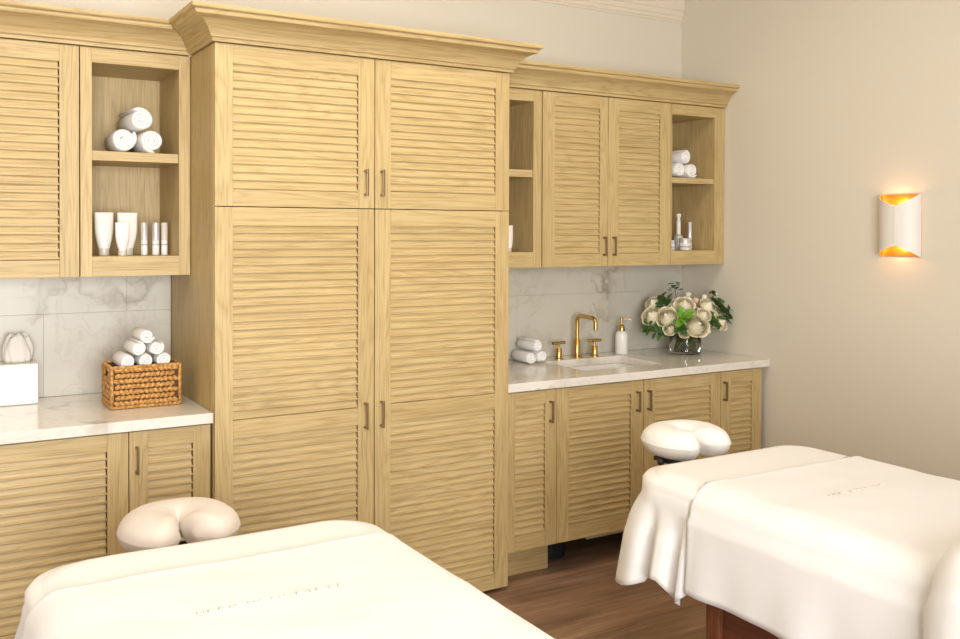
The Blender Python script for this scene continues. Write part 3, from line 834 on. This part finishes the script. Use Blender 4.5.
for k, p, r, lb in [
    ('rose0', (-.365,-.294,1.048), .045, 'large open cream rose facing front, left of centre in the vase'),
    ('rose1', (-.247,-.389,1.008), .050, 'largest open cream rose, low at the front right of the bouquet'),
    ('rose1', (-.259,-.310,1.107), .042, 'open cream rose at the top middle of the bouquet'),
    ('rose0', (-.395,-.215,1.049), .043, 'cream rose at the far left side of the bouquet'),
    ('rose0', (-.133,-.350,1.098), .038, 'cream rose right of the topmost one, under the right sprigs'),
    ('rose1', (-.095,-.400,1.016), .036, 'cream rose at the far right side of the bouquet'),
    ('rose1', (-.348,-.175,1.112), .034, 'cream rose at the upper left, behind the leafy cluster'),
    ('rose0', (-.375,-.330,.993), .028, 'small cream rose hanging below the large left rose'),
    ('rose0', (-.275,-.265,1.105), .032, 'half-hidden cream rose behind the top middle one'),
    ('rose1', (-.195,-.330,1.060), .034, 'cream rose between the bright green leaf and the right roses'),
    ('rose0', (-.300,-.355,.975), .026, 'small cream rose touching the vase rim at the front'),
    ('rose1', (-.205,-.395,1.062), .030, 'cream rose just above the largest one at the front'),
    ('rose0', (-.152,-.405,1.052), .028, 'small cream rose between the front and far right roses'),
    ('rose0', (-.308,-.270,1.085), .028, 'small cream rose between the leafy cluster and the top middle rose'),
    ('bud', (-.190,-.405,.978), .018, 'small cream bud low at the right front of the bouquet'),
    ('bud', (-.143,-.405,1.003), .016, 'small cream bud left of the far right rose'),
    ('blush', (-.174,-.303,1.125), .018, 'blush pink bud at the top of the bouquet'),
    ('bud', (-.122,-.311,1.142), .016, 'cream bud highest on the right of the bouquet'),
    ('pale', (-.208,-.282,1.152), .020, 'pale greenish bud highest in the middle of the bouquet'),
    ('pale', (-.075,-.345,1.150), .017, 'pale greenish bud among the upper right sprigs')]:
    flower(k, p, r, lb, name='rose' if k.startswith('rose') else 'rose_bud')
def leaf_pts(c, d, n, L, W):
    """rows of a folded, curved leaf from c along d with normal n"""
    sd = d.cross(n).normalized(); rows = []
    for i in range(7):
        u = i/6; wd = W*math.sin(PI*min(1, u*.92+.04))**.8*.5
        base = c+d*(L*u)-n*(L*.18*u*u)
        rows.append([base+sd*(wd*v)+n*(abs(v)*wd*.35) for v in (-1, -.5, 0, .5, 1)])
    return rows
def sprig(p, r, n, label, mat='leaf', size=.03):
    size *= 1.4; p = clampx(p); e = empty('leafy_sprig', p, label, 'leaves', 'leafy sprigs in the glass vase')
    d = (p-CEN); d.z += .03; d.normalize()
    b = MB()
    n = int(n*2.1)
    for k in range(n):
        t = k/n; az = k*2.4+random.random()
        q = p-d*(r*.9*t)+Vector((random.uniform(-1,1), random.uniform(-1,1), random.uniform(-1,1)))*r*.85
        o1 = d.orthogonal().normalized(); o2 = d.cross(o1)
        dd = (d*random.uniform(.15,.8)+o1*math.cos(az)+o2*math.sin(az)+Vector((-.25,-.45,.1))*.3).normalized()
        nn = (d+Vector((-.3,-.5,.4))*.6); nn = (nn-dd*nn.dot(dd)).normalized()
        L = size*random.uniform(.8, 1.25)
        rows = leaf_pts(q, dd, nn, L, L*.58)
        mx = max(v.x for rw in rows for v in rw)
        if mx > -.006:
            rows = [[Vector((v.x-(mx+.006), v.y, v.z)) for v in rw] for rw in rows]
        b.grid(rows)
    b.build('leaves', mat, e, smooth=True)
    a = random.uniform(0, 2*PI); bt = Vector((VX+.05*math.cos(a), VY+.05*math.sin(a), VZ+.022))
    nk = Vector((VX+(p.x-VX)*.2, VY+(p.y-VY)*.2, VZ+.118)); dn = Vector((nk.x-VX, nk.y-VY, 0))
    if dn.length > .056: dn = dn.normalized()*.056; nk.x, nk.y = VX+dn.x, VY+dn.y
    MB().tube([p, p*.4+nk*.6, nk, nk*.5+bt*.5, bt], .0020, 6).build('stem', 'stem', e, smooth=True)
for p, r, n, lb, mt, sz in [
    ((-.333,-.230,1.122), .028, 11, 'dark leafy cluster at the upper left of the bouquet', 'leaf', .030),
    ((-.270,-.244,1.205), .022, 7, 'small dark sprig rising highest above the bouquet', 'leaf', .020),
    ((-.317,-.372,1.054), .020, 4, 'bright green leaves at the front centre of the bouquet', 'leaf_bright', .044),
    ((-.330,-.350,1.010), .025, 8, 'dark leaves below the bright green ones, over the vase rim', 'leaf', .032),
    ((-.415,-.225,.994), .028, 9, 'leafy sprig hanging low at the far left of the bouquet', 'leaf', .030),
    ((-.385,-.272,.988), .026, 8, 'leafy sprig beneath the large left rose', 'leaf', .032),
    ((-.175,-.425,1.036), .024, 9, 'dark leafy cluster between the front and far right roses', 'leaf', .028),
    ((-.085,-.350,1.160), .022, 8, 'leafy sprig pointing up at the upper right of the bouquet', 'leaf', .024),
    ((-.092,-.372,1.112), .024, 9, 'leafy sprig below the upper right buds', 'leaf', .028),
    ((-.055,-.385,1.080), .024, 8, 'leafy sprig reaching toward the right wall', 'leaf', .028),
    ((-.040,-.402,1.040), .022, 7, 'outermost leafy sprig at the right, nearest the wall', 'leaf', .028),
    ((-.240,-.330,.985), .026, 8, 'dark leaves drooping over the front of the vase', 'leaf', .036),
    ((-.240,-.280,1.060), .040, 12, 'dark leaves filling the middle between the roses', 'leaf', .034),
    ((-.130,-.300,1.040), .030, 9, 'dark leaves behind the right roses', 'leaf', .032),
    ((-.260,-.170,1.050), .030, 9, 'dark leaves at the back of the bouquet', 'leaf', .032)]:
    sprig(p, r, n, lb, mt, sz)

# ------------------------------------------------------------------ massage tables
HX, YH, YE, ZT = .374, -1.735, -3.62, .786
def rrect(cx, inset, rad, n=20, hx=HX, y0=YH, y1=YE, nl=130, ns=36):
    """points round a rounded rectangle, head end first (counter-clockwise), with outward normals"""
    x0, x1, ya, yb = cx-hx+inset, cx+hx-inset, y1+inset, y0-inset; rad = max(.015, rad-inset)
    pts = []
    def seg(p, q, nr, m):
        for k in range(m): t = k/m; pts.append((p[0]+(q[0]-p[0])*t, p[1]+(q[1]-p[1])*t, nr[0], nr[1]))
    def cor(c, a0):
        for k in range(n): a = a0+PI/2*k/n; pts.append((c[0]+rad*math.cos(a), c[1]+rad*math.sin(a), math.cos(a), math.sin(a)))
    seg((x1, ya+rad), (x1, yb-rad), (1, 0), nl); cor((x1-rad, yb-rad), 0)
    seg((x1-rad, yb), (x0+rad, yb), (0, 1), ns); cor((x0+rad, yb-rad), PI/2)
    seg((x0, yb-rad), (x0, ya+rad), (-1, 0), nl); cor((x0+rad, ya+rad), PI)
    seg((x0+rad, ya), (x1-rad, ya), (0, -1), ns); cor((x1-rad, ya+rad), 1.5*PI)
    return pts
def hxof(cx): return .398 if cx < -2.5 else .374
def nz(x, y, z=0): return noise.noise(Vector((x, y, z)))
def sheet(cx, seed, label):
    e_r = .075; cols = None; rings = []
    N = len(rrect(cx, 0, .14, hx=hxof(cx)))
    spec = [(.33, 0), (.28, 0), (.22, 0), (.16, 0), (.11, 0), (.075, 0)]
    ringsP = []
    for inset, _ in spec: ringsP.append(('top', inset, ZT))
    for k in range(7): a = PI/2*k/6; ringsP.append(('edge', e_r*(1-math.sin(a)), ZT-e_r*(1-math.cos(a))))
    for k in range(1, 15): ringsP.append(('drop', 0, k/14))
    for kind, inset, z in ringsP:
        ring = []
        per = 0; prev = None
        for i, (x, y, nx, ny) in enumerate(rrect(cx, inset, .14, hx=hxof(cx))):
            dy = YH-y
            under = min(1, max(0, (dy-.225)/.03)) if seed < 3 else min(1, max(0, (dy-.275)/.020))   # tucked flat below the blanket
            if kind == 'top': ring.append((x, y, z+.004*nz(x*5, y*5, seed)-.008*under))
            elif kind == 'edge': ring.append((x-nx*.007*under, y, z+.004*nz(x*5, y*5, seed)*max(0, (z-ZT+e_r)/e_r)-.008*under))
            else:
                t = z
                ci = abs(nx*ny)*2 if y > -2.3 else 0                      # 1 at the middle of a corner
                side = abs(nx) > .999
                hem = .497-.050*ci**.6
                if side: hem = .507-.052*math.exp(-((dy-.252)/.028)**2)+.006*math.sin(dy*40)
                if side and dy > .296: hem = .53
                if ny > .9: hem = .500+.008*math.sin((x-cx)*30)
                zz = ZT-e_r+(hem-(ZT-e_r))*t
                arc = dy+(x-cx)*.9 if nx <= 0 else dy-(x-cx)*.9
                f = math.sin(arc*62+seed)+.35*math.sin(arc*117+seed*2)
                f = math.copysign(abs(f)**.75, f)
                out = (.006+.026*t)*min(1, t*2.2)*(f*.72+.62)*(1-under) + ci*(.020*t+.024*math.sin(min(1, t*3.2)*PI*.5)*(1-.6*t)) + .010*t*(1-under) - .007*under
                ring.append((x+nx*out, y+ny*out, zz))
        rings.append(ring)
    b = MB(); n = len(rings); N = len(rings[0])
    cols = [[rings[j][i] for j in range(n)] for i in range(N)]
    b.grid(cols, close=True); b.face([i*n for i in range(N)])
    o = b.build('bed_sheet', 'sheet', loc=(cx, (YH+YE)/2, ZT), smooth=True, solid=.003)
    return tag(o, label, 'sheet')
rrect_base = {}
YB0 = -1.955
def section(cx, off, nside=13, ntop=26, hem=.50):
    """half-profile across the bed: list of (x, z, t, side)"""
    R = .078; out = []
    hx = hxof(cx)+off
    for k in range(nside, 0, -1): out.append((-hx, ZT+off-R+(hem-(ZT+off-R))*k/nside, k/nside, -1))
    for k in range(7): a = PI/2*(1-k/6); out.append((-hx+R*(1-math.sin(a)), ZT+off-R*(1-math.cos(a)), 0, 0))
    for k in range(1, ntop): out.append((-hx+R+(2*hx-2*R)*k/ntop, ZT+off, 0, 0))
    for k in range(7): a = PI/2*k/6; out.append((hx-R*(1-math.sin(a)), ZT+off-R*(1-math.cos(a)), 0, 0))
    for k in range(1, nside+1): out.append((hx, ZT+off-R+(hem-(ZT+off-R))*k/nside, k/nside, 1))
    return out
def drape(cx, ya, yb, off, seed, hemf, name, mat, folds=1.0, ny=180, extra=None, thick=.0035):
    rows = []
    for i in range(ny+1):
        y = ya+(yb-ya)*i/ny; row = []
        for (x, z, t, s) in section(cx, off):
            hem = hemf(y, s)
            if t > 0: z = ZT+off-.078+(hem-(ZT+off-.078))*t
            zo = .0045*nz(x*4+seed, y*4, seed)+.0025*nz(x*11, y*11, seed+3)
            xo = 0
            if t > 0:
                f = math.sin(y*21+seed)*.5+math.sin(y*37+seed*2)*.3+.4*nz(0, y*6, seed)
                xo = s*(.010+folds*(.006+.016*t)*t*(f+.9))
                zo *= (1-t)
            dzx = extra(x, y, z, t) if extra else 0
            bead = .002*math.exp(-((y-ya+.012)/.008)**2)-.0045*max(0, 1-(ya-y)/.008)
            row.append((cx+x+xo+(s*bead if t > 0 else 0), y, z+zo+dzx+(bead if t == 0 else 0)))
        rows.append(row)
    b = MB(); b.grid(rows)
    return b.build(name, mat, loc=(cx, (ya+yb)/2, ZT), smooth=True, solid=thick, subsurf=0)
def embroidery(parent, cx, xa, xb, y, zz, hgt, groups, seed):
    """short letter-like stitched strokes, too small to read"""
    rnd = random.Random(seed); total = sum(groups)+.7*(len(groups)-1); x = xa; st = (xb-xa)/total
    for g_ in groups:
        b = MB()
        for k in range(g_):
            w_ = st*.62; kind = rnd.choice('AVNIEO')
            def L(u0, v0, u1, v1): b.tube([(x+w_*u0, y+hgt*(v0-.5), zz), (x+w_*(u0+u1)/2, y+hgt*((v0+v1)/2-.5), zz+.0008), (x+w_*u1, y+hgt*(v1-.5), zz)], .0017, 6)
            if kind == 'A': L(0,0,.5,1); L(.5,1,1,0)
            elif kind == 'V': L(0,1,.5,0); L(.5,0,1,1)
            elif kind == 'N': L(0,0,0,1); L(0,1,1,0); L(1,0,1,1)
            elif kind == 'I': L(.5,0,.5,1)
            elif kind == 'E': L(.1,0,.1,1); L(.1,1,.9,1); L(.1,.5,.8,.5)
            else: L(.1,.2,.1,.8); L(.1,.8,.9,.8); L(.9,.8,.9,.2); L(.9,.2,.1,.2)
            x += st
        x += st*.7
        b.build('embroidery', 'thread', parent, smooth=True)
def massage_table(cx, label, cr, cover='cradle'):
    e = empty('massage_table', (cx, (YH+YE)/2, 0), label, 'massage table')
    x0, x1, ya, yb = cx-.355, cx+.355, YE+.03, YH-.02
    # padded top
    pts = []
    b = MB()
    rings = []
    for inset, z in ((.05, ZT-.010), (.02, ZT-.014), (.008, ZT-.028), (.006, ZT-.075), (.012, ZT-.09), (.05, ZT-.092)):
        rings.append([(x, y, z) for x, y, _, _ in rrect(cx, inset, .13, hx=hxof(cx))])
    N = len(rings[0]); n = len(rings)
    b.grid([[rings[j][i] for j in range(n)] for i in range(N)], close=True); b.face([i*n for i in range(N)]); b.face([i*n+n-1 for i in range(N)])
    b.build('padded_top', 'cradle', e, smooth=True)
    lx, ly = cx-.295, -2.005
    for sx in (cx-.300, cx+.250):
        for sy in (ly-.055, YE+.22):
            MB().box(sx, sx+.050, sy, sy+.050, .001, ZT-.094).build('leg', 'mahogany', e, bevel=.003)
    fr = MB()
    fr.box(cx-.285, cx-.267, YE+.272, ly-.056, .10, ZT-.094); fr.box(cx+.267, cx+.285, YE+.272, ly-.056, .10, ZT-.094)
    fr.box(cx-.249, cx+.249, ly-.035, ly-.018, .10, ZT-.094); fr.box(cx-.249, cx+.249, YE+.235, YE+.253, .10, ZT-.094)
    fr.build('side_panels', 'mahogany_h', e)
    # face cradle: horseshoe cushion open toward the table, on two arms
    c0, c1, cz, rx, ry, rt, rv = cr
    b = MB(); rows = []; NN = 44; gap = .20
    for i in range(NN+1):
        a = -PI/2+gap+(2*PI-2*gap)*i/NN
        px, py = c0+rx*math.cos(a), c1+ry*math.sin(a)
        endf = min(1, math.sin(PI*min(.5, max(.001, min(i, NN-i)/NN*7)))+.02)
        fat = 1.0+.12*abs(math.cos(a))
        row = []
        for k in range(17):
            q = 2*PI*k/16
            rad = rt*fat*endf*math.cos(q); zz = rv*fat*endf*math.sin(q)
            wr = 1+.035*nz(px*30+k, py*30, 4)
            row.append((px+rad*wr*math.cos(a), py+rad*wr*math.sin(a), cz+zz*wr+.03*(py-c1)))
        rows.append(row)
    b.grid(rows); b.face(list(range(16))); b.face([NN*17+k for k in range(16)])
    fc = b.build('face_cradle', cover, e, smooth=True, subsurf=1)
    s = MB(); s.box(c0-.11, c0-.085, YH-.05, c1+.04, cz-rv-.016, cz-rv-.001); s.box(c0+.085, c0+.11, YH-.05, c1+.04, cz-rv-.016, cz-rv-.001); s.box(c0-.085, c0+.085, c1+.015, c1+.04, cz-rv-.016, cz-rv-.001)
    s.build('cradle_frame', 'black', fc, bevel=.003)
    s = MB(); s.tube([(c0-.11, c1-.02, cz-rv-.008), (c0-.125, c1-.02, cz-rv-.008)], .007, 10); s.ell((c0-.130, c1-.02, cz-rv-.008), .013, .013, .013)
    s.build('knob', 'black', fc, smooth=True)
    return e
T1, T2 = -3.088, -1.478
massage_table(T1, 'near left massage table with a beige face cradle, under a white sheet', (T1-.017, -1.560, .752, .072, .078, .066, .046), 'cradle_beige')
massage_table(T2, 'right massage table with a white face cradle and dark wooden legs', (T2+.090, -1.515, .768, .078, .084, .066, .048))
sheet(T1, 1.3, 'white fitted sheet on the left table, below the blanket edge')
sheet(T2, 4.1, 'white sheet on the right table, hanging in folds at its corner')
hem1 = lambda y, s: .512+.008*math.sin(y*9)
bl = drape(T1, YB0, -3.60, .0060, 2.2, hem1, 'blanket', 'blanket', folds=1.0)
tag(bl, 'white embroidered blanket spread over the near left table', 'blanket')
embroidery(bl, T1, -3.232, -2.946, -2.219, ZT+.0080, .012, [4, 4, 5], 3)
hem2 = lambda y, s: .502+.004*math.sin(y*5)
bl = drape(T2, YB0-.07, -3.60, .0060, 7.7, hem2, 'blanket', 'blanket', folds=.45)
tag(bl, 'white embroidered blanket spread over the right table', 'blanket')
embroidery(bl, T2, -1.62, -1.386, -2.29, ZT+.0080, .012, [3, 3, 2], 9)
# folded duvet over the foot of the right table
def puff(x, y, z, t):
    return 0
def duvet():
    rows = []; ya, yb = -2.74, -3.52; ny = 40
    for i in range(ny+1):
        y = ya+(yb-ya)*i/ny; q = min(1, (i/ny)*7.5); thick = .062*math.sin(PI/2*q)**.7+.004
        if i > ny-5: thick *= math.sin(PI/2*(ny-i+.6)/5.6)
        row = []
        for (x, z, t, s) in section(T2, .017+thick*.6):
            f = math.sin(y*13)*.5+.5*nz(0, y*5, 8)
            if t > 0: z = z+0
            row.append((T2+x+(s*(.012+.020*t*(f+.8)) if t > 0 else 0), y+.012*nz(x*6, t*4, 2), z+(thick*.4 if t == 0 else thick*.4*(1-t))+.006*nz(x*6, y*6, 1)*(1-t)))
        rows.append(row)
    b = MB(); b.grid(rows)
    o = b.build('folded_duvet', 'blanket', loc=(T2, -3.0, ZT), smooth=True, solid=.008)
    tag(o, 'puffy white folded duvet over the foot of the right table', 'duvet')
duvet()
